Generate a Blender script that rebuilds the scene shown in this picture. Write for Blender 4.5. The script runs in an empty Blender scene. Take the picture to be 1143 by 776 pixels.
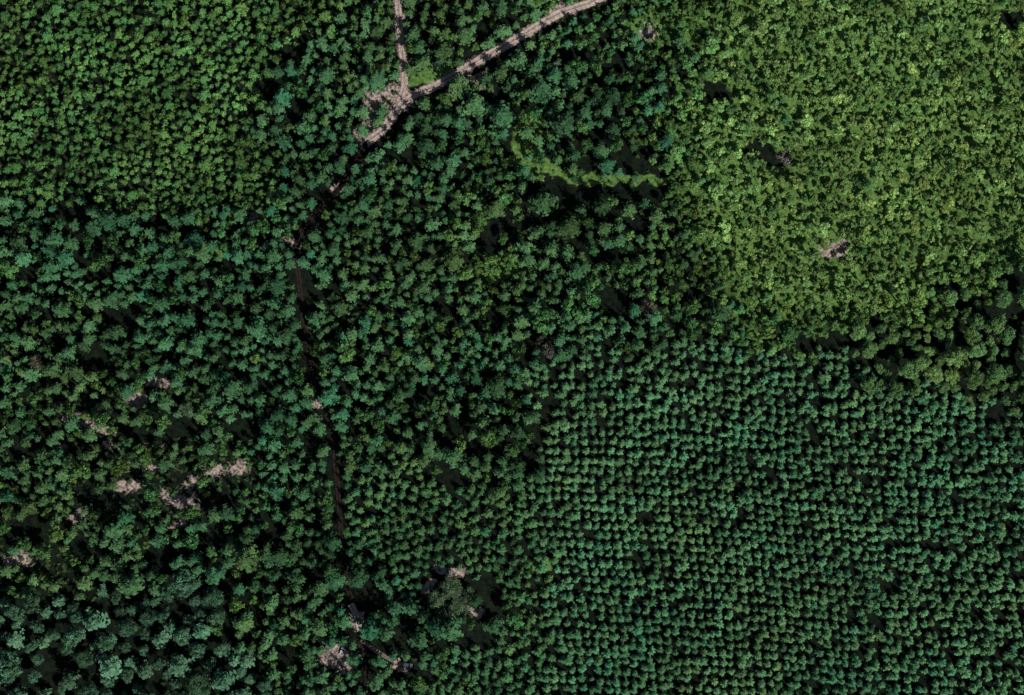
import bpy, bmesh, math, random
import numpy as np
from mathutils import Vector, Matrix, noise, Quaternion

random.seed(7); rng = np.random.default_rng(7)
S = 0.5                      # metres per map unit
def W(px, py): return ((px-571.5)*S, (388-py)*S)
scene = bpy.context.scene
scene.view_settings.view_transform = 'Standard'
scene.view_settings.look = 'None'
scene.view_settings.exposure = 0

# ------------------------------------------------------------ terrain
def H(x, y):
    return 2.2*np.sin(x/47+0.6)*np.cos(y/61+0.3)+1.3*np.sin(x/31-y/39)+0.008*x

_rg = np.random.default_rng(99)
_T = _rg.random((256, 256))
def vnoise(x, y, sc):
    x = np.asarray(x, float)/sc+1000; y = np.asarray(y, float)/sc+1000
    xi = np.floor(x).astype(int); yi = np.floor(y).astype(int)
    fx = x-xi; fy = y-yi; fx = fx*fx*(3-2*fx); fy = fy*fy*(3-2*fy)
    g = lambda a, b: _T[a % 256, b % 256]
    return (g(xi, yi)*(1-fx)+g(xi+1, yi)*fx)*(1-fy)+(g(xi, yi+1)*(1-fx)+g(xi+1, yi+1)*fx)*fy
def fbm(x, y, sc, o=3, off=0):
    r = 0; a = 1; t = 0
    for i in range(o):
        r = r+a*vnoise(np.asarray(x)+off+i*37.1, np.asarray(y)-off+i*11.7, sc/2**i); t += a; a *= .5
    return r/t

# ------------------------------------------------------------ map data (map units)
road_main = [(700,-22),(660,0),(622,14),(575,42),(530,68),(490,92),(460,106),(440,124),(428,142),(408,158),(396,180),(378,208),(348,240),(330,270),(332,310),(338,360),(345,400),(356,440),(369,480),(375,540),(380,600),(386,650),(397,690),(403,730),(412,776),(420,860)]
i_j = 9
road_open = road_main[:i_j+1]; road_wood = road_main[i_j:]
road_n = [(440,-60),(444,0),(447,40),(450,70),(451,92),(446,112)]
road_cut = [(450,88),(456,102),(470,102)]
track_s = [(402,715),(418,728),(436,738),(450,744)]
gapline = [(612,455),(600,485),(592,510),(585,535)]

def dist(px, py, pl):
    px = np.asarray(px, float); py = np.asarray(py, float)
    d = np.full(px.shape, 1e9)
    for (ax, ay), (bx, by) in zip(pl[:-1], pl[1:]):
        vx, vy = bx-ax, by-ay; L = vx*vx+vy*vy
        t = np.clip(((px-ax)*vx+(py-ay)*vy)/L, 0, 1)
        d = np.minimum(d, np.hypot(px-ax-t*vx, py-ay-t*vy))
    return d
def blobs(px, py, bl, soft=.35, grow=0):
    px = np.asarray(px, float); py = np.asarray(py, float)
    out = np.zeros(px.shape)
    nx = (fbm(px, py, 14, 3, 5)-.5)*16; ny = (fbm(px, py, 14, 3, 77)-.5)*16
    for b in bl:
        x, y, rx, ry = b[:4]; a = math.radians(b[4]) if len(b) > 4 else 0
        dx = px+nx-x; dy = py+ny-y
        u = (dx*math.cos(a)+dy*math.sin(a))/(rx+grow); v = (-dx*math.sin(a)+dy*math.cos(a))/(ry+grow)
        out = np.maximum(out, np.clip((1-np.hypot(u, v))/soft+.5, 0, 1))
    return out

bare = [(416,118,12,22,15),(402,148,7,11),(440,108,12,14),(447,30,6,14),(520,88,23,5,-28),(538,94,12,7),(620,12,14,5,-20),(725,32,13,8),
 (322,269,18,5,15),(282,240,7,5),(380,208,15,5,15),(354,451,12,4),(75,467,13,6),(150,447,14,10),(105,478,22,5,20),(178,428,18,5),
 (195,558,22,7,20),(238,526,15,5),(266,523,12,8),(165,522,13,5),(14,627,16,8),(92,576,16,4),(195,585,12,5),(125,500,12,4),(60,500,10,4),(140,545,12,5),(210,540,10,5),
 (505,637,20,6),(530,684,14,9),(478,655,6,8),(375,736,17,15),(447,744,13,5),(398,692,7,13),(935,277,20,8,-15)]
grass = [(480,81,28,8,-22),(600,186,42,8,15),(690,200,60,6,0),(560,300,34,14),(600,632,14,9),(465,408,30,6,-10),(745,25,50,20),
 (240,280,30,9),(590,150,16,30,30)]
gaps = [(300,95,24,11,20),(800,103,14,8),(705,178,20,13),(688,338,17,13),(475,437,14,10),(130,355,16,11),(545,270,20,11,-40),(600,240,18,10,30),
 (720,212,26,9),(650,212,62,8),(410,668,17,14),(240,600,20,10),(300,600,14,9),(222,550,26,9,15),(330,738,14,9),(75,240,26,8),(40,592,24,9),
 (1137,350,15,10),(1015,406,14,7),(905,379,48,5,4),(850,165,16,7),(862,175,20,5),(60,742,18,24),(520,712,34,9),(422,716,18,9),(195,680,16,11),(120,555,22,9),
 (500,346,10,7),(560,250,9,17,20),(640,268,16,9),(575,165,11,17),(665,150,16,7),(715,250,13,15),(440,175,9,7),(100,400,16,7),(275,480,16,9),(155,485,28,8,15),
 (345,500,8,14),(350,640,10,10),(455,700,16,9),(545,660,12,16),(785,770,12,9),(540,500,14,9),(500,535,16,6),(175,620,22,9),(250,655,16,8),(110,705,18,9),(25,300,14,7),(210,345,12,9),
 (740,205,16,8),(770,330,12,9),(690,70,11,9),(640,60,18,7),(540,35,11,8),(1128,20,14,8),(320,60,16,8),(400,175,7,14),(175,250,22,6,10),(330,120,10,16),
 (440,720,22,7),(290,430,9,6),(205,480,20,7),(470,250,8,7),(630,225,12,7),(680,285,10,7),(345,330,6,10),(20,505,14,6),(250,450,11,7),(520,470,9,7),(980,400,14,5),
 (520,430,9,5),(60,350,10,6),(270,370,10,5),(430,480,7,9),(560,110,12,6),(590,60,8,6),(85,610,14,7),(310,660,7,10),(585,215,10,7),(660,180,12,6)]

sites = [
 (20,30,'M'),(90,60,'M'),(170,40,'M'),(250,30,'M'),(320,20,'M'),(350,70,'D'),(390,30,'D'),(500,30,'D'),(560,10,'D'),(610,90,'D'),(640,70,'X'),(700,60,'X'),(690,20,'X'),
 (760,30,'C'),(740,10,'C'),(850,60,'B'),(950,60,'B'),(1050,60,'B'),(1143,60,'B'),(730,100,'X'),(775,125,'C'),(820,150,'B'),(820,90,'B'),(900,140,'B'),(1050,160,'B'),(1200,160,'B'),
 (30,130,'M'),(120,130,'M'),(210,110,'M'),(280,120,'M'),(330,150,'D'),(380,100,'D'),(480,120,'D'),(540,130,'T'),(610,130,'T'),(670,150,'T'),(720,170,'X'),
 (30,200,'M'),(120,190,'M'),(210,200,'M'),(280,200,'M'),(330,210,'D'),(430,180,'D'),(500,190,'D'),(560,200,'X'),(640,195,'X'),(725,200,'X'),(775,200,'C'),(825,210,'B'),(750,150,'C'),
 (30,260,'D'),(110,265,'T'),(200,265,'T'),(280,260,'X'),(390,250,'D'),(470,260,'D'),(540,240,'X'),(570,290,'X'),(620,240,'T'),(680,240,'T'),(740,270,'X'),(640,290,'T'),(790,270,'C'),(840,270,'B'),
 (940,260,'B'),(1060,260,'B'),(1180,250,'B'),(50,330,'D'),(150,330,'D'),(250,330,'D'),(310,330,'D'),(390,330,'D'),(470,330,'D'),(540,330,'X'),(600,330,'D'),(660,320,'X'),(730,320,'X'),(780,345,'X'),
 (835,325,'C'),(870,310,'B'),(920,320,'B'),(930,360,'C'),(1000,330,'B'),(1080,358,'E'),(1140,335,'E'),(1040,400,'E'),(1110,410,'E'),(1200,420,'E'),(980,390,'E'),(700,350,'D'),(880,366,'C'),(1180,450,'E'),(1030,350,'C'),(1100,310,'C'),
 (50,410,'D'),(150,400,'D'),(250,400,'D'),(320,400,'D'),(400,400,'D'),(480,390,'D'),(550,390,'D'),(620,390,'D'),(470,450,'D'),(550,460,'T'),(400,470,'D'),(500,500,'T'),(560,510,'T'),
 (20,450,'D'),(90,460,'S'),(160,450,'S'),(240,440,'D'),(310,470,'D'),(100,520,'S'),(170,520,'S'),(240,530,'S'),(20,520,'D'),(310,540,'D'),(200,575,'S'),(90,580,'S'),(20,610,'S'),
 (430,560,'P'),(500,570,'P'),(560,580,'P'),(330,610,'D'),(260,610,'T'),(140,620,'T'),(70,660,'S'),(330,680,'D'),(280,700,'D'),(330,760,'D'),(430,620,'P'),(520,610,'P'),(580,640,'P'),
 (60,710,'G'),(150,690,'G'),(220,700,'G'),(60,770,'G'),(150,770,'G'),(240,770,'G'),(-60,720,'G'),(430,680,'T'),(480,730,'T'),(440,770,'D'),(540,700,'T'),(540,770,'P'),(590,720,'P'),(590,800,'P'),
 (660,390,'R'),(640,430,'R'),(780,400,'R'),(880,420,'R'),(960,440,'R'),(1040,465,'R'),(1130,500,'R'),(1220,520,'R'),(640,500,'R'),(630,560,'R'),(640,640,'R'),(640,720,'R'),(640,800,'R'),
 (800,500,'R'),(1000,560,'R'),(800,650,'R'),(1000,720,'R'),(1200,700,'R'),(1200,600,'R'),(720,580,'R'),(720,450,'R'),(720,740,'R'),(900,780,'R'),(900,600,'R'),(1100,620,'R'),(900,500,'R')]
sx = np.array([s[0] for s in sites], float); sy = np.array([s[1] for s in sites], float)
st = np.array([s[2] for s in sites])
def rtype(px, py):
    wx = px+(fbm(px, py, 60, 3, 3)-.5)*90+(vnoise(px,py,9)-.5)*30; wy = py+(fbm(px, py, 60, 3, 201)-.5)*60+(vnoise(px+50,py,9)-.5)*16
    out = np.empty(len(px), dtype='<U1')
    for i in range(0, len(px), 4000):
        d = (wx[i:i+4000, None]-sx)**2+(wy[i:i+4000, None]-sy)**2
        out[i:i+4000] = st[np.argmin(d, 1)]
    return out

# ------------------------------------------------------------ materials
def newmat(name):
    m = bpy.data.materials.new(name); m.use_nodes = True
    nt = m.node_tree; b = nt.nodes['Principled BSDF']
    b.inputs['Roughness'].default_value = .8
    b.inputs['Specular IOR Level'].default_value = .15
    return m, nt, b
def foliage_mat(name, base=None, k=.2):
    m, nt, b = newmat(name); N = nt.nodes; L = nt.links; N.remove(b)
    if base is None:
        a = N.new('ShaderNodeAttribute'); a.attribute_type = 'INSTANCER'; a.attribute_name = 'tint'; col = a.outputs['Color']
    else:
        r = N.new('ShaderNodeRGB'); r.outputs[0].default_value = (*base, 1); col = r.outputs[0]
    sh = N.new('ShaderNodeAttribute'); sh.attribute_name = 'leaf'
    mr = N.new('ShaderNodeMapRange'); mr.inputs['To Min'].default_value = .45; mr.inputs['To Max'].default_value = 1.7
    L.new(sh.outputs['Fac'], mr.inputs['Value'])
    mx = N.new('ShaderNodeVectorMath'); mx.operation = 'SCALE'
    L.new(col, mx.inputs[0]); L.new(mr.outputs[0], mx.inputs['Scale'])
    df = N.new('ShaderNodeBsdfDiffuse'); L.new(mx.outputs[0], df.inputs['Color'])
    tr = N.new('ShaderNodeBsdfTranslucent'); L.new(mx.outputs[0], tr.inputs['Color'])
    ms = N.new('ShaderNodeMixShader'); ms.inputs[0].default_value = k
    L.new(df.outputs[0], ms.inputs[1]); L.new(tr.outputs[0], ms.inputs[2])
    L.new(ms.outputs[0], N['Material Output'].inputs['Surface'])
    return m
def noisy_mat(name, c1, c2, scale=3, rough=.9):
    m, nt, b = newmat(name); N = nt.nodes; L = nt.links
    tc = N.new('ShaderNodeTexCoord'); n = N.new('ShaderNodeTexNoise'); n.inputs['Scale'].default_value = scale; n.inputs['Detail'].default_value = 6
    cr = N.new('ShaderNodeValToRGB'); cr.color_ramp.elements[0].position = .35; cr.color_ramp.elements[1].position = .65
    cr.color_ramp.elements[0].color = (*c1, 1); cr.color_ramp.elements[1].color = (*c2, 1)
    L.new(tc.outputs['Object'], n.inputs['Vector']); L.new(n.outputs['Fac'], cr.inputs[0]); L.new(cr.outputs[0], b.inputs['Base Color'])
    b.inputs['Roughness'].default_value = rough
    return m
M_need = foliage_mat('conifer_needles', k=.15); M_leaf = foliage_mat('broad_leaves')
M_bark = noisy_mat('bark', (.05,.035,.025), (.11,.085,.065), 4)
M_dead = noisy_mat('dead_wood', (.16,.145,.13), (.34,.30,.28), 2)

# ------------------------------------------------------------ prototype meshes
def mesh_from(name, V, F, mi, leaf, mats):
    me = bpy.data.meshes.new(name); me.from_pydata(V, [], F)
    for m in mats: me.materials.append(m)
    me.polygons.foreach_set('material_index', mi)
    a = me.attributes.new('leaf', 'FLOAT', 'FACE'); a.data.foreach_set('value', leaf)
    me.update(); return me
class B:
    def __init__(s): s.V = []; s.F = []; s.M = []; s.L = []
    def face(s, pts, m, l):
        i = len(s.V); s.V += [tuple(p) for p in pts]; s.F.append(tuple(range(i, i+len(pts)))); s.M.append(m); s.L.append(l)
    def tube(s, a, b, ra, rb, m=0, n=5):
        a = Vector(a); b = Vector(b); d = (b-a).normalized(); u = d.orthogonal().normalized(); v = d.cross(u); i = len(s.V)
        for c, r in ((a, ra), (b, rb)):
            for k in range(n):
                t = 2*math.pi*k/n; s.V.append(tuple(c+u*math.cos(t)*r+v*math.sin(t)*r))
        for k in range(n):
            s.F.append((i+k, i+(k+1) % n, i+n+(k+1) % n, i+n+k)); s.M.append(m); s.L.append(.4)
    def mesh(s, name, mats): return mesh_from(name, s.V, s.F, s.M, s.L, mats)

def conifer(name, h, r, seed, whorls=9, nb=8, power=.85):
    R = random.Random(seed); b = B()
    b.tube((0,0,-.8), (0,0,h*.55), .022*h, .013*h, 0, 6); b.tube((0,0,h*.55), (0,0,h*.99), .013*h, .02, 0, 5)
    for w in range(whorls):
        t = (w+.2)/whorls; z0 = h*(.22+.74*t); L0 = r*(1-t*.93)**power
        n = max(5, int(nb*(1-.35*t))); ph = R.random()*6.28
        for k in range(n):
            a = ph+2*math.pi*k/n+R.uniform(-.3,.3); L = L0*R.uniform(.62,1.25); z = z0+R.uniform(-.25,.25)*h/whorls
            d = Vector((math.cos(a), math.sin(a), 0)); sd = Vector((-d.y, d.x, 0))
            up = R.uniform(.05,.30)*(t) ; dr = R.uniform(.2,.5)*(1-t*.5)
            P = lambda s: d*(L*s)+Vector((0,0,z+L*(up*s-dr*s*s)))
            lf = R.uniform(0,.8)
            wd = .07*L
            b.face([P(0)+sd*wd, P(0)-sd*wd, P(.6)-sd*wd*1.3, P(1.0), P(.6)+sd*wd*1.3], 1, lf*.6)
            for s in (.24,.5,.78):
                for sg in (-1,1):
                    tl = L*.44*(1-.6*s)*R.uniform(.75,1.25)
                    dd = (d*R.uniform(.55,.9)+sd*sg).normalized()
                    p = P(s); tip = p+dd*tl+Vector((0,0,-tl*R.uniform(.05,.4)))
                    q = P(min(1,s+.26)); mid = (p+tip)*.5+d*tl*.32
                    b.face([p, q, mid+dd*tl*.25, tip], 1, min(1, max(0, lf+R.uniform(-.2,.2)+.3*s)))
    for k in range(5):
        a = k*1.257; d = Vector((math.cos(a), math.sin(a), 0)); s_ = Vector((-d.y, d.x, 0))
        b.face([Vector((0,0,h*1.0)), d*.18*r*.6+s_*.05*r+Vector((0,0,h*.93)), d*.2*r-s_*.06*r+Vector((0,0,h*.92))], 1, .9)
    return b.mesh(name, [M_bark, M_need])

def broadleaf(name, h, r, seed, lobes=13, leaves=75, ls=.42, mats=None, fill=0):
    R = random.Random(seed); b = B()
    cz = h*.62; rz = h*.36; ex = R.uniform(.85,1.15)
    b.tube((0,0,-.8), (0,0,h*.42), .03*h, .02*h, 0, 7)
    for l in range(lobes):
        if l == 0: c = Vector((R.uniform(-.2,.2)*r,R.uniform(-.2,.2)*r,cz+rz*.45)); lr = r*.42
        else:
            a = l*2.399+R.uniform(-.5,.5); q = math.sqrt(l/lobes)*R.uniform(.75,1.15)
            c = Vector((math.cos(a)*r*.74*q*ex, math.sin(a)*r*.74*q/ex, cz+rz*(.62*math.sqrt(max(0,1-.75*q*q))-.25)+R.uniform(-.14,.12)*h)); lr = r*R.uniform(.2,.4)
        st_ = Vector((0,0,h*R.uniform(.28,.42)))
        b.tube(st_, st_.lerp(c,.55)+Vector((0,0,-.1*r)), .013*h, .009*h, 0, 5); b.tube(st_.lerp(c,.55)+Vector((0,0,-.1*r)), c, .009*h, .003*h, 0, 4)
        tone = R.uniform(.05,.7)
        for i in range(leaves):
            u = Vector((R.gauss(0,1), R.gauss(0,1), R.gauss(.45,1))).normalized()
            rad = lr*(R.random()**.3)*R.choice((1,1,1,1.2)); p = c+Vector((u.x*rad, u.y*rad, u.z*rad*.8))
            n = (u+Vector((R.gauss(0,.4), R.gauss(0,.4), R.gauss(.2,.4)))).normalized()
            t1 = n.orthogonal().normalized(); t1.rotate(Quaternion(n, R.random()*6.28)); t2 = n.cross(t1)
            s1 = ls*R.uniform(.6,1.3); s2 = ls*R.uniform(.4,.9)
            b.face([p+t1*s1, p+t2*s2*.8+t1*.1, p-t1*s1*.8, p-t2*s2], 1, min(1,max(0,tone+R.uniform(-.25,.35))))
    return b.mesh(name, mats or [M_bark, M_leaf])

def deadtree(name, h, r, seed):
    R = random.Random(seed); b = B()
    def br(p, d, L, rad, dep):
        q = p+d*L; b.tube(p, q, rad, rad*.55, 0, 5 if dep < 2 else 3)
        if dep >= 3: return
        for k in range(4 if dep else 9):
            t = R.uniform(.35,1) if dep else R.uniform(.3,1)
            a = R.random()*6.28; o = d.orthogonal().normalized(); o.rotate(Quaternion(d, a))
            br(p.lerp(q,t), (d*R.uniform(.3,.8)+o).normalized(), (r*.75 if dep == 0 else L*.55)*R.uniform(.6,1.1), rad*.45, dep+1)
    br(Vector((0,0,-.5)), Vector((.05,.02,1)).normalized(), h, .22, 0)
    return b.mesh(name, [M_dead])

def coll(name, meshes):
    c = bpy.data.collections.new(name)
    for i, me in enumerate(meshes):
        o = bpy.data.objects.new('%s_%02d' % (name, i), me); c.objects.link(o)
    return c
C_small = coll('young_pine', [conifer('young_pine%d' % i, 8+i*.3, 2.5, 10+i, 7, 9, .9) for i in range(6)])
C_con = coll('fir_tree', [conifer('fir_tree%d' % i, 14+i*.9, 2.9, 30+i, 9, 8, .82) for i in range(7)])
C_brd = coll('broadleaf_tree', [broadleaf('broadleaf_tree%d' % i, 8+i*.4, 2.9, 50+i, 12, 52, .44) for i in range(7)])
C_bush = coll('shrub', [broadleaf('shrub%d' % i, 2.4+i*.2, 1.4, 70+i, 7, 30, .30) for i in range(4)])
C_big = coll('mature_tree', [broadleaf('mature_tree%d' % i, 17+i, 5.6, 90+i, 26, 85, .50) for i in range(4)])

def gn_tree(c):
    ng = bpy.data.node_groups.new('scatter_'+c.name, 'GeometryNodeTree')
    ng.interface.new_socket('Geometry', in_out='INPUT', socket_type='NodeSocketGeometry')
    ng.interface.new_socket('Geometry', in_out='OUTPUT', socket_type='NodeSocketGeometry')
    N = ng.nodes; L = ng.links
    gi = N.new('NodeGroupInput'); go = N.new('NodeGroupOutput')
    ci = N.new('GeometryNodeCollectionInfo'); ci.inputs['Collection'].default_value = c
    ci.inputs['Separate Children'].default_value = True; ci.inputs['Reset Children'].default_value = True
    ip = N.new('GeometryNodeInstanceOnPoints'); ip.inputs['Pick Instance'].default_value = True
    def at(n, t):
        a = N.new('GeometryNodeInputNamedAttribute'); a.data_type = t; a.inputs['Name'].default_value = n
        return [o for o in a.outputs if o.enabled and o.name == 'Attribute'][0]
    L.new(gi.outputs[0], ip.inputs['Points']); L.new(ci.outputs[0], ip.inputs['Instance'])
    L.new(at('idx','INT'), ip.inputs['Instance Index']); L.new(at('rot','FLOAT_VECTOR'), ip.inputs['Rotation']); L.new(at('scl','FLOAT_VECTOR'), ip.inputs['Scale'])
    L.new(ip.outputs[0], go.inputs[0]); return ng
def scatter(name, c, pts):
    if not pts: return
    n = len(pts); a = np.array([(p[0],p[1],p[2],p[3],*p[4]) for p in pts], float)
    x = (a[:,0]-571.5)*S; y = (388-a[:,1])*S; z = H(x, y)
    me = bpy.data.meshes.new(name); me.vertices.add(n)
    me.vertices.foreach_set('co', np.stack([x,y,z],1).astype(np.float32).ravel())
    def add(nm, t, arr, key='vector'):
        q = me.attributes.new(nm, t, 'POINT'); q.data.foreach_set(key, arr)
    add('idx','INT', rng.integers(0, len(c.objects), n).astype(np.int32), 'value')
    rot = np.stack([rng.normal(0,.05,n), rng.normal(0,.05,n), rng.random(n)*6.283],1); add('rot','FLOAT_VECTOR', rot.astype(np.float32).ravel())
    e = np.clip(rng.normal(1,.07,n),.8,1.2)
    add('scl','FLOAT_VECTOR', np.stack([a[:,2]*e,a[:,2]/e,a[:,3]],1).astype(np.float32).ravel())
    add('tint','FLOAT_COLOR', np.concatenate([a[:,4:7], np.ones((n,1))],1).astype(np.float32).ravel(), 'color')
    o = bpy.data.objects.new(name, me); scene.collection.objects.link(o)
    m = o.modifiers.new('scatter','NODES'); m.node_group = gn_tree(c); return o

# ------------------------------------------------------------ forest distribution
X0, X1, Y0, Y1 = -80, 1223, -80, 866
spacing = {'M':8.2,'D':10.6,'T':13.0,'X':9.8,'B':8.7,'C':9.2,'E':15,'S':11.5,'P':9.1,'G':18.5,'R':9}
sdev = {'M':.30,'D':.33,'T':.36,'X':.34,'B':.40,'C':.40,'E':.30,'S':.32,'P':.18,'G':.30,'R':.1}
big_tree_spots = [(500,664,32),(612,388,15),(872,176,12),(40,404,13),(722,343,13),(209,455,12),(377,738,19),(452,745,11)]
def allowed(px, py, margin):
    px = np.asarray(px); py = np.asarray(py)
    ok = dist(px,py,road_open) > 7.2+margin
    ok &= dist(px-5,py-5,road_open) > 6+margin
    ok &= dist(px,py,road_wood) > 6.9+margin*.8
    ok &= dist(px,py,road_n) > 6.2+margin
    ok &= dist(px,py,road_cut) > 6+margin
    ok &= dist(px,py,gapline) > 6+margin
    ok &= dist(px,py,track_s) > 4+margin
    for (x,y,r) in big_tree_spots: ok &= np.hypot(px-x,py-y) > r
    return ok
nc = 130000
cx = rng.uniform(X0,X1,nc); cy = rng.uniform(Y0,Y1,nc)
ct = rtype(cx,cy); cs = np.array([spacing[t] for t in ct])*np.clip(1+rng.normal(0,1,nc)*np.array([sdev[t] for t in ct]),.62,2.0)
mar = np.where(np.isin(ct,['G','E']),3,1.0)
ok = allowed(cx,cy,mar) & (ct != 'R')
gp = blobs(cx,cy,gaps,.35,3.5); br_ = blobs(cx,cy,bare); ok &= (gp < .5) & (br_ < .45)
gr = blobs(cx,cy,[(480,81,28,8,-22),(600,190,36,6,15),(690,200,58,5,0)]); ok &= gr < .5
sp_drop = (ct == 'S') & (fbm(cx,cy,26,2,9) > .60); ok &= ~sp_drop
hole = fbm(cx,cy,18,2,400); ok &= ~((np.isin(ct,['D','T','X','S','G'])) & (hole > .705))
ok &= ~((np.isin(ct,['B','C','M'])) & (hole > .81))
cell = {}; G = 12
acc = []
for i in np.nonzero(ok)[0]:
    x, y, r = cx[i], cy[i], cs[i]; gx, gy = int(x//G), int(y//G); good = True
    for a in range(gx-2, gx+3):
        for b_ in range(gy-2, gy+3):
            for (qx,qy,qr) in cell.get((a,b_),()):
                if (qx-x)**2+(qy-y)**2 < ((r+qr)*.5)**2: good = False; break
            if not good: break
        if not good: break
    if good: cell.setdefault((gx,gy),[]).append((x,y,r)); acc.append(i)
print('trees', len(acc))
BASE = {'M':(.078,.178,.052),'D':(.049,.118,.049),'T':(.045,.107,.045),'X':(.070,.158,.048),'B':(.178,.305,.092),'C':(.125,.240,.068),'E':(.098,.195,.068),'S':(.058,.125,.050),'P':(.055,.137,.054),'G':(.060,.132,.074),'R':(.066,.160,.070)}  # G leans blue: haze over that stand is put into the leaf colour
P = {k:[] for k in ('con','small','brd','big','bush')}
big1 = fbm(cx,cy,120,3,50); med = fbm(cx,cy,35,3,150); droad = dist(cx,cy,road_wood); dopen = np.minimum(dist(cx,cy,road_open),dist(cx,cy,road_n))
def tintf(t, v, hue, br):
    r,g,b = BASE[t]; k = (.60+.76*v)*br; hue = max(-.35,min(.4,hue))
    return (r*k*(1+hue), g*k, b*k*(1-hue*.6))
for i in acc:
    t = ct[i]; x, y, r = cx[i], cy[i], cs[i]; u = random.random(); m = med[i]; v = np.clip(.5+1.6*(m-.5)+random.gauss(0,.2),0,1); hue = (big1[i]-.5)*.5+random.gauss(0,.11)
    rr = r*S*.5
    hs = random.uniform(.75,1.3)*(1.25 if droad[i] < 18 else 1)*(.7 if dopen[i] < 22 else 1)
    hr = rr**.6*(spacing[t]*S*.5)**.4      # height grows more slowly than crown width
    if t in 'DTP':
        s = rr*1.34/2.7; h = hr*1.34/2.7
        if t == 'P': P['small'].append((x,y,s*1.02,h*1.05*hs,tintf(t,v,hue,1)))
        elif u < (.18 if t == 'D' else .25): P['brd'].append((x,y,rr*1.3/2.9,hr*1.9/2.9*hs,tintf('X',v,hue,.85)))
        else: P['con'].append((x,y,s,(h*.95 if t=='D' else h*1.05)*hs,tintf(t,v,hue,1)))
    elif t == 'M':
        bright = .85+1.2*max(0,m-.5)
        if u < .55: s = rr*1.32/2.5; P['small'].append((x,y,s,s*hs*1.1,tintf(t,v,hue*.7,.86)))
        else: s = rr*1.3/2.9; P['brd'].append((x,y,s,s*.95*hs,tintf(t,v,hue*.7+.08,bright*1.12)))
    elif t == 'X':
        if u < .4: s = rr*1.3/2.7; P['con'].append((x,y,s,s*.95*hs,tintf('D',v,hue,1.05)))
        else: s = rr*1.32/2.9; P['brd'].append((x,y,s,s*1.2*hs,tintf(t,v,hue,1.1)))
    elif t in 'BC':
        s = rr*1.3/2.9
        if u < (.06 if t == 'B' else .18): P['con'].append((x,y,s,s*.75*hs,tintf('X',v,hue,.9)))
        else: P['brd'].append((x,y,s,hr*1.3/2.9*.95*hs*random.uniform(.75,1.35),tintf(t,v,hue*.6,random.uniform(.62,1.2))))
    elif t == 'E':
        s = rr*1.27/5.6; P['big'].append((x,y,s,s*.8*hs,tintf(t,v,hue*.6,1)))
    elif t == 'G':
        s = rr*1.27/5.6
        if u < .7: P['big'].append((x,y,s,s*hs,tintf(t,v,hue*.4,1)))
        else: P['con'].append((x,y,rr*1.1/2.7,rr*.85/2.7*hs,tintf(t,v,hue*.4,1.1)))
    elif t == 'S':
        s = rr*1.25/2.8
        if u < .55: P['con'].append((x,y,s*.95,s*.9*hs,tintf(t,v,hue,1)))
        else: P['brd'].append((x,y,s,s*1.3*hs,tintf('X',v,hue,.95)))

# planted rows
rows = []
dx, dy = 10.2, 10.4
for j in range(-10, 75):
    for i in range(-12, 80):
        u = 560+i*dx; v = 320+j*dy
        x = u+9*math.sin(v/110)+ (v-550)*.05+2*math.sin(v/37+u/90); y = v+9*math.sin(u/150+.5)+(u-850)*.03+1.5*math.sin(u/43-v/80)
        rows.append((x,y))
rows = np.array(rows)
loc = np.clip((rows[:,1]-380)/220,0,1)*np.clip((1200-rows[:,0])/400,0,1)
jit = 3.0-1.3*loc
rows[:,0] += rng.normal(0,1,len(rows))*jit*.75; rows[:,1] += rng.normal(0,1,len(rows))*jit*.75
rt = rtype(rows[:,0],rows[:,1]); okr = (rt == 'R') & allowed(rows[:,0],rows[:,1],0) & (rows[:,0]<X1) & (rows[:,1]<Y1)
rb = fbm(rows[:,0],rows[:,1],90,3,50); rm = fbm(rows[:,0],rows[:,1],30,2,150)
for k in np.nonzero(okr)[0]:
    if random.random() < .03: continue
    x, y = rows[k]; v = np.clip(rm[k]+random.gauss(0,.2),0,1); s = np.clip(random.gauss(1.02,.17),.55,1.5)
    P['small'].append((x,y,s,(.5+.5*s)*random.uniform(.85,1.3),tintf('R',v,(rb[k]-.5)*.5+random.gauss(0,.08),1.12)))

# undergrowth
nb = 13000
bx = rng.uniform(X0,X1,nb); by = rng.uniform(Y0,Y1,nb); bt = rtype(bx,by)
pr = {'M':.5,'B':.75,'C':.6,'X':.45,'S':.6,'D':.06,'T':.04,'P':.12,'E':.2,'G':.1,'R':.02}
bb = blobs(bx,by,bare); bg = blobs(bx,by,grass); bgp = blobs(bx,by,gaps)
prob = np.array([pr[t] for t in bt]); prob = np.maximum(np.maximum(prob,bg*.9)*(1-.7*bgp), .45*bb)
okb = (rng.random(nb) < prob) & (dist(bx,by,road_open) > 6) & (dist(bx,by,road_wood) > 6) & (dist(bx,by,road_n) > 5.5) & (dist(bx,by,road_cut) > 5) & (dist(bx,by,track_s) > 3.5) & (np.hypot(bx-375,by-736) > 9)
bm_ = fbm(bx,by,35,3,150)
for k in np.nonzero(okb)[0]:
    t = bt[k] if bt[k] in 'MXBC' else ('X' if bg[k] > .3 else 'S')
    s = random.uniform(.5,1.3)
    P['bush'].append((bx[k],by[k],s,s*random.uniform(.6,1),tintf(t,bm_[k],random.gauss(.08,.15),random.uniform(.7,1.05)*(1.3 if bg[k]>.4 else 1))))
print({k:len(v) for k,v in P.items()})
scatter('pine_plantation', C_small, P['small'])
scatter('conifer_forest', C_con, P['con'])
scatter('broadleaf_woodland', C_brd, P['brd'])
scatter('mature_woodland', C_big, P['big'])
scatter('undergrowth_shrubs', C_bush, P['bush'])

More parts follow.
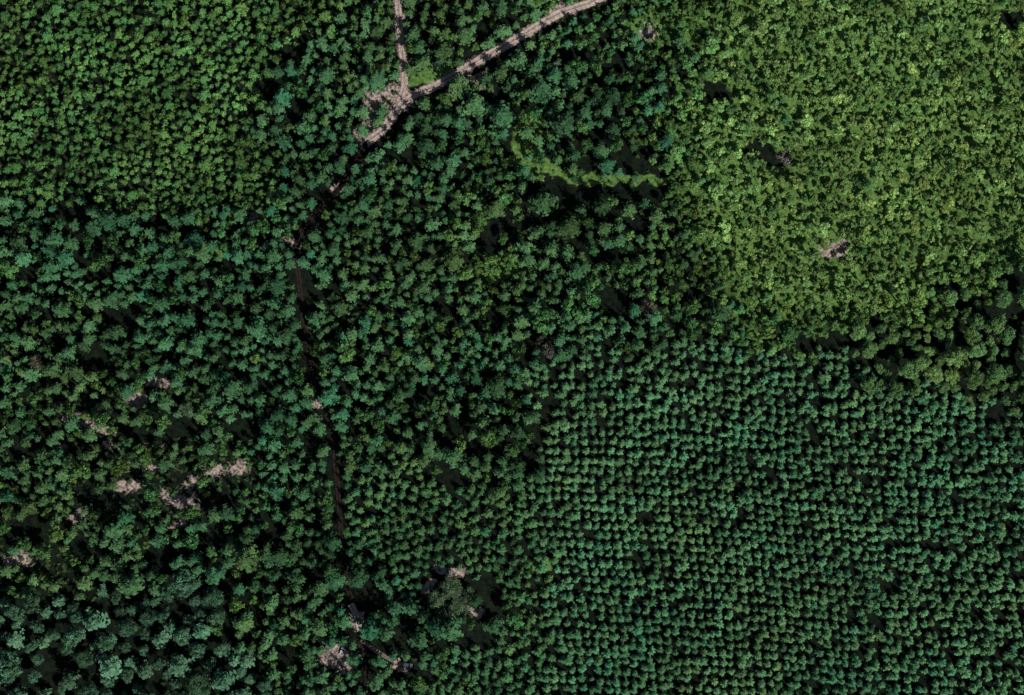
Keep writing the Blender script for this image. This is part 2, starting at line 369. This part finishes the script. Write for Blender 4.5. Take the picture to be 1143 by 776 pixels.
# ------------------------------------------------------------ ground
def axis(lo, hi, st_, far):
    core = np.arange(lo, hi+.01, st_); ext = []
    d = st_; p = hi
    while p < far: d *= 1.35; p += d; ext.append(p)
    e = np.array(ext); return np.concatenate([-(e[::-1]-hi)+lo, core, e])
gx = axis(-330,330,1.6,4000); gy = axis(-240,240,1.6,4000)
XX, YY = np.meshgrid(gx,gy); nx_, ny_ = len(gx), len(gy)
px = XX.ravel()/S+571.5; py = 388-YY.ravel()/S
ZZ = H(XX.ravel(),YY.ravel())
me = bpy.data.meshes.new('ground'); me.vertices.add(nx_*ny_)
me.vertices.foreach_set('co', np.stack([XX.ravel(),YY.ravel(),ZZ],1).astype(np.float32).ravel())
ii, jj = np.meshgrid(np.arange(nx_-1), np.arange(ny_-1)); q = (jj*nx_+ii).ravel()
F = np.stack([q,q+1,q+1+nx_,q+nx_],1)
me.loops.add(F.size); me.loops.foreach_set('vertex_index', F.ravel().astype(np.int32))
me.polygons.add(len(F)); me.polygons.foreach_set('loop_start', (np.arange(len(F))*4).astype(np.int32)); me.update(calc_edges=True)
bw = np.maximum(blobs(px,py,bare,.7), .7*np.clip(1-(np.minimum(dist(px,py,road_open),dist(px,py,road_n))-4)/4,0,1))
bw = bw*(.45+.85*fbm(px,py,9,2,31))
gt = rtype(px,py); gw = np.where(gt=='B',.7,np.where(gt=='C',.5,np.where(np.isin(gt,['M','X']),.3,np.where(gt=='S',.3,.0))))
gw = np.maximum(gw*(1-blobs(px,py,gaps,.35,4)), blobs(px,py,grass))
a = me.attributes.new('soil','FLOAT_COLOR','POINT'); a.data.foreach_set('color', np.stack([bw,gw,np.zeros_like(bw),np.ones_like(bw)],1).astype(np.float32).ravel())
m, nt, b = newmat('forest_floor'); N = nt.nodes; L = nt.links
at = N.new('ShaderNodeAttribute'); at.attribute_name = 'soil'; sp = N.new('ShaderNodeSeparateColor'); L.new(at.outputs['Color'], sp.inputs[0])
tc = N.new('ShaderNodeTexCoord')
def nz(sc, det=6):
    n = N.new('ShaderNodeTexNoise'); n.inputs['Scale'].default_value = sc; n.inputs['Detail'].default_value = det; L.new(tc.outputs['Object'], n.inputs['Vector']); return n.outputs['Fac']
def ramp(f, c1, c2, p1=.35, p2=.65):
    r = N.new('ShaderNodeValToRGB'); r.color_ramp.elements[0].position = p1; r.color_ramp.elements[1].position = p2
    r.color_ramp.elements[0].color = (*c1,1); r.color_ramp.elements[1].color = (*c2,1); L.new(f, r.inputs[0]); return r.outputs[0]
def thr(w, n, k=.9):
    ad = N.new('ShaderNodeMath'); ad.operation = 'MULTIPLY_ADD'; L.new(n, ad.inputs[0]); ad.inputs[1].default_value = k; L.new(w, ad.inputs[2])
    mr = N.new('ShaderNodeMapRange'); mr.inputs['From Min'].default_value = .5+k*.3; mr.inputs['From Max'].default_value = .5+k*.7; L.new(ad.outputs[0], mr.inputs['Value']); return mr.outputs[0]
def mix(f, a_, b_):
    x = N.new('ShaderNodeMix'); x.data_type = 'RGBA'; L.new(f, x.inputs[0]); L.new(a_, x.inputs[6]); L.new(b_, x.inputs[7]); return x.outputs[2]
shade_floor = ramp(nz(.35), (.004,.006,.005), (.010,.015,.009)); gras = ramp(nz(.5), (.04,.09,.022), (.12,.21,.055)); pink = ramp(nz(.6,8), (.08,.08,.055), (.40,.30,.28))  # near-black ramp puts the shade of the tree gaps into the floor colour
c = mix(thr(sp.outputs[1], nz(.3)), shade_floor, gras); c = mix(thr(sp.outputs[0], nz(.6), 1.2), c, pink); L.new(c, b.inputs['Base Color'])
bp = N.new('ShaderNodeBump'); bp.inputs['Strength'].default_value = .8; bp.inputs['Distance'].default_value = .4; L.new(nz(1.1), bp.inputs['Height']); L.new(bp.outputs[0], b.inputs['Normal'])
b.inputs['Roughness'].default_value = 1; b.inputs['Specular IOR Level'].default_value = 0
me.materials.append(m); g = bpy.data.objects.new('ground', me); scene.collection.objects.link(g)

# ------------------------------------------------------------ dirt roads
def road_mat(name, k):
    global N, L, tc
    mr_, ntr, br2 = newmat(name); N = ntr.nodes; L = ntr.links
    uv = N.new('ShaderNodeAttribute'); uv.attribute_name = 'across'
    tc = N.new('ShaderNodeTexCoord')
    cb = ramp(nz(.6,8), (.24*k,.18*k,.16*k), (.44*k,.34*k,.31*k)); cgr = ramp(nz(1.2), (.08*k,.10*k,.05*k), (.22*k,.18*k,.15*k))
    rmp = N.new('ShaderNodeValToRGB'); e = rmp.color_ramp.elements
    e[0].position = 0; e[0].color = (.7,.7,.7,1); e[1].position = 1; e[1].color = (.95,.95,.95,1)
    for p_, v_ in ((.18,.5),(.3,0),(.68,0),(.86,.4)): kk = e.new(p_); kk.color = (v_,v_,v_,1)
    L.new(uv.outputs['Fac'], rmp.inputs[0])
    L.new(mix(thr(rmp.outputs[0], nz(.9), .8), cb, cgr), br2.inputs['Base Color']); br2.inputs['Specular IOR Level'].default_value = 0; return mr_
M_road = road_mat('dirt_road', 1); M_road2 = road_mat('leaf_litter_dirt_painted_shade', .06); M_road3 = road_mat('worn_track_dirt', .5)  # forest track near black: tree shade painted into its dirt and litter colour
def road(name, pl, w, lift, mat, w2=None):
    pts = [Vector((*W(*p),0)) for p in pl]; out = []
    for i in range(len(pts)-1):
        p0 = pts[max(i-1,0)]; p1 = pts[i]; p2 = pts[i+1]; p3 = pts[min(i+2,len(pts)-1)]
        n = max(2,int((p2-p1).length/1.5))
        for k in range(n):
            t = k/n; out.append(.5*((2*p1)+(p2-p0)*t+(2*p0-5*p1+4*p2-p3)*t*t+(3*p1-p0-3*p2+p3)*t**3))
    out.append(pts[-1]); V = []; F = []; A = []; nw = 8
    for i, p in enumerate(out):
        d = (out[min(i+1,len(out)-1)]-out[max(i-1,0)]).normalized(); s = Vector((-d.y,d.x,0))
        for k in range(nw+1):
            f = k/nw*2-1; ww = w*.5*(1+.35*(noise.noise(Vector((p.x*.12,p.y*.12,3.3*(1 if f>0 else -1))))))
            v = p+s*f*ww; prof = -.06*(1 if abs(abs(f)-.5) < .13 else 0)
            V.append((v.x,v.y,float(H(v.x,v.y))+lift+prof-(.10 if abs(f) > .99 else 0))); A.append(abs(f))
        if i:
            o = (i-1)*(nw+1)
            for k in range(nw): F.append((o+k,o+k+nw+1,o+k+nw+2,o+k+1))
    me = bpy.data.meshes.new(name); me.from_pydata(V,[],F); me.materials.append(mat)
    q = me.attributes.new('across','FLOAT','POINT'); q.data.foreach_set('value', A)
    o = bpy.data.objects.new(name, me); scene.collection.objects.link(o)
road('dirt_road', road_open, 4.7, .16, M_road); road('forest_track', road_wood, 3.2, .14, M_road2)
road('dirt_road_branch', road_n, 4.0, .19, M_road); road('dirt_road_link', road_cut, 3.4, .22, M_road); road('dirt_track', track_s, 2.2, .20, M_road3)
road('dirt_road_surface', [(390,676),(397,690),(401,706)], 3.6, .23, M_road)

# ------------------------------------------------------------ special trees
def place(name, me, px, py, rot=0, sc=1):
    x, y = W(px,py); o = bpy.data.objects.new(name, me); o.location = (x,y,float(H(x,y))); o.rotation_euler = (0,0,rot); o.scale = (sc,)*3
    scene.collection.objects.link(o); return o
M_olive = foliage_mat('olive_leaves', (.082,.130,.068)); M_brown = foliage_mat('brown_leaves', (.095,.096,.062)); M_dk = foliage_mat('brown_dark', (.070,.074,.056))
ol = broadleaf('oak_tree', 15, 6.5, 301, 34, 130, .42, [M_bark,M_olive]); ol2 = broadleaf('oak_tree_b', 13, 5.5, 302, 28, 130, .42, [M_bark,M_olive])
for (x,y,s,k,r) in ((505,655,1.05,0,0),(488,668,1.05,1,1),(512,676,.95,0,2),(492,686,.8,1,3),(522,664,.8,1,4.5)): place('oak_tree', (ol,ol2)[k], x, y, r, s)
bn = broadleaf('withered_tree', 14, 4.6, 303, 24, 60, .38, [M_bark,M_dk]); bn2 = broadleaf('brown_tree', 13, 4.6, 304, 24, 80, .4, [M_bark,M_brown])
place('withered_tree', bn, 612, 391, .3, 1.15); place('withered_tree', bn, 604, 380, 2.3, .8); place('withered_tree', bn, 622, 380, 4.3, .7)
place('brown_tree', bn2, 40, 404, 0, 1.1); place('brown_tree', bn2, 722, 343, 1, 1.15); place('oak_tree', ol2, 209, 455, 2, .95)
d1 = deadtree('dead_tree', 11, 4.5, 5); d2 = deadtree('dead_tree_b', 10, 4, 8)
place('dead_tree', d1, 872, 176, 0, 1.1); place('dead_tree', d2, 882, 181, 2, .9); place('dead_tree', d2, 622, 72, 1, 1.1); place('dead_tree', d1, 405, 182, 1, .6); place('dead_tree', d1, 612, 20, 3, .8)

# ------------------------------------------------------------ fallen logs / brash
b = B(); R = random.Random(5)
for (x,y,rx,ry,n) in ((416,118,15,24,50),(150,450,14,10,20),(105,478,22,7,18),(200,560,24,10,34),(240,526,20,7,24),(90,576,16,6,12),(20,625,18,9,16),(15,545,14,5,8),(320,268,14,5,6),
                     (375,736,16,14,34),(505,638,20,6,8),(530,684,12,6,12),(935,277,16,7,10),(725,32,10,6,8),(165,520,40,26,34),(75,467,12,6,10),(530,92,14,5,8)):
    for k in range(n):
        qx, qy = W(x+R.gauss(0,.5)*rx, y+R.gauss(0,.5)*ry); z = float(H(qx,qy)); L_ = R.uniform(1.2,7); a_ = R.gauss(.3,.9); r_ = R.uniform(.05,.2)
        dv = Vector((math.cos(a_),math.sin(a_),R.uniform(-.04,.1)))*L_*.5; c0 = Vector((qx,qy,z+r_+R.uniform(0,.25)))
        b.tube(c0-dv, c0+dv, r_, r_*.55, 0, 6)
        if R.random() < .5: o_ = Vector((R.uniform(-1,1),R.uniform(-1,1),.4)); b.tube(c0, c0+o_*1.1, r_*.4, .02, 0, 4)
o = bpy.data.objects.new('fallen_logs', b.mesh('fallen_logs', [M_dead])); scene.collection.objects.link(o)

# ------------------------------------------------------------ cars
def simple(name, c, rough=.35, metal=0):
    m, nt, b = newmat(name); b.inputs['Base Color'].default_value = (*c,1); b.inputs['Roughness'].default_value = rough; b.inputs['Metallic'].default_value = metal; b.inputs['Specular IOR Level'].default_value = .5; return m
M_glass = simple('car_glass',(.02,.025,.03),.08); M_tyre = simple('tyre_rubber',(.02,.02,.02),.8); M_lamp = simple('lamp_glass',(.6,.6,.55),.2)
def prism(name, prof, hw, mat, par, taper=None, bev=.06):
    bm = bmesh.new(); n = len(prof); vs = []
    for sgn in (-1,1):
        vs.append([bm.verts.new((p[0], sgn*hw*(taper[i] if taper else 1), p[1])) for i,p in enumerate(prof)])
    bm.faces.new(vs[0]); bm.faces.new(vs[1][::-1])
    for i in range(n): bm.faces.new((vs[0][(i+1)%n],vs[0][i],vs[1][i],vs[1][(i+1)%n]))
    bmesh.ops.recalc_face_normals(bm, faces=bm.faces)
    if bev: bmesh.ops.bevel(bm, geom=bm.edges[:], offset=bev, segments=2, affect='EDGES')
    me = bpy.data.meshes.new(name); bm.to_mesh(me); bm.free(); me.materials.append(mat)
    o = bpy.data.objects.new(name, me); scene.collection.objects.link(o); o.parent = par; return o
def car(name, px, py, ang, col, van=False):
    x,y = W(px,py); e = bpy.data.objects.new(name,None); scene.collection.objects.link(e); e.location = (x,y,float(H(x,y))+.2); e.rotation_euler = (0,0,ang)
    pm = simple(name+'_paint', col, .3)
    L2 = 2.5 if van else 2.15
    prism('body', [(-L2,.35),(-L2,.85),(-L2+.15,1.0),(.9,1.0),(L2-.1,.85),(L2,.6),(L2,.35)], .9, pm, e)
    ht = 2.0 if van else 1.48
    cab = [(-L2+.12,.97),(-L2+.3,ht-.08),(-L2+.6,ht),(.25,ht),(1.15,.97)]; tp = [1,.88,.86,.86,.98]
    prism('windows', cab, .83, M_glass, e, tp, .03)
    prism('roof', [(-L2+.45,ht-.02),(-L2+.5,ht+.05),(.2,ht+.05),(.3,ht-.02)], .74, pm, e, None, .02)
    if van: prism('cargo_body', [(-L2+.05,.96),(-L2+.12,ht+.03),(-.5,ht+.03),(-.5,.96)], .86, pm, e, None, .05)
    for wx in (-1.35,1.35):
        for wy in (-.82,.82):
            bm = bmesh.new(); bmesh.ops.create_cone(bm, cap_ends=True, segments=20, radius1=.34, radius2=.34, depth=.22, matrix=Matrix.Translation((wx,wy,.34))@Matrix.Rotation(math.pi/2,4,'X'))
            bmesh.ops.bevel(bm, geom=bm.edges[:], offset=.02, segments=1, affect='EDGES')
            mm = bpy.data.meshes.new('wheel'); bm.to_mesh(mm); bm.free(); mm.materials.append(M_tyre); w_ = bpy.data.objects.new('wheel',mm); scene.collection.objects.link(w_); w_.parent = e
    for wy in (-.62,.62): prism('headlamp', [(L2-.02,.62),(L2-.02,.78),(L2+.03,.76),(L2+.03,.63)], .16, M_lamp, e, None, .01).location = (0,wy,0)
car('parked_van', 455, 744, -.2, (.8,.8,.8), True)
car('parked_car', 442, 739, .5, (.35,.2,.18))
car('parked_car', 381, 728, 1.2, (.45,.45,.47))

# ------------------------------------------------------------ light, sky, camera
el = math.radians(48); az = math.radians(138)
s = Vector((math.sin(az)*math.cos(el), math.cos(az)*math.cos(el), math.sin(el)))
ld = bpy.data.lights.new('sun','SUN'); ld.energy = 5; ld.angle = math.radians(.5); ld.color = (1,.96,.9)
lo = bpy.data.objects.new('sun', ld); lo.rotation_euler = s.to_track_quat('Z','Y').to_euler(); lo.location = s*400; scene.collection.objects.link(lo)
w = bpy.data.worlds.new('World'); scene.world = w; w.use_nodes = True; N = w.node_tree.nodes
sk = N.new('ShaderNodeTexSky'); sk.sky_type = 'NISHITA'; sk.sun_disc = False; sk.sun_elevation = el; sk.sun_rotation = az
w.node_tree.links.new(sk.outputs[0], N['Background'].inputs[0]); N['Background'].inputs[1].default_value = .06
cd = bpy.data.cameras.new('camera'); cd.sensor_width = 36; Hc = 1300; cd.lens = 36*(Hc-8)/571.5; cd.clip_start = 10; cd.clip_end = 9000
co = bpy.data.objects.new('camera', cd); co.location = (0,0,Hc); scene.collection.objects.link(co); scene.camera = co
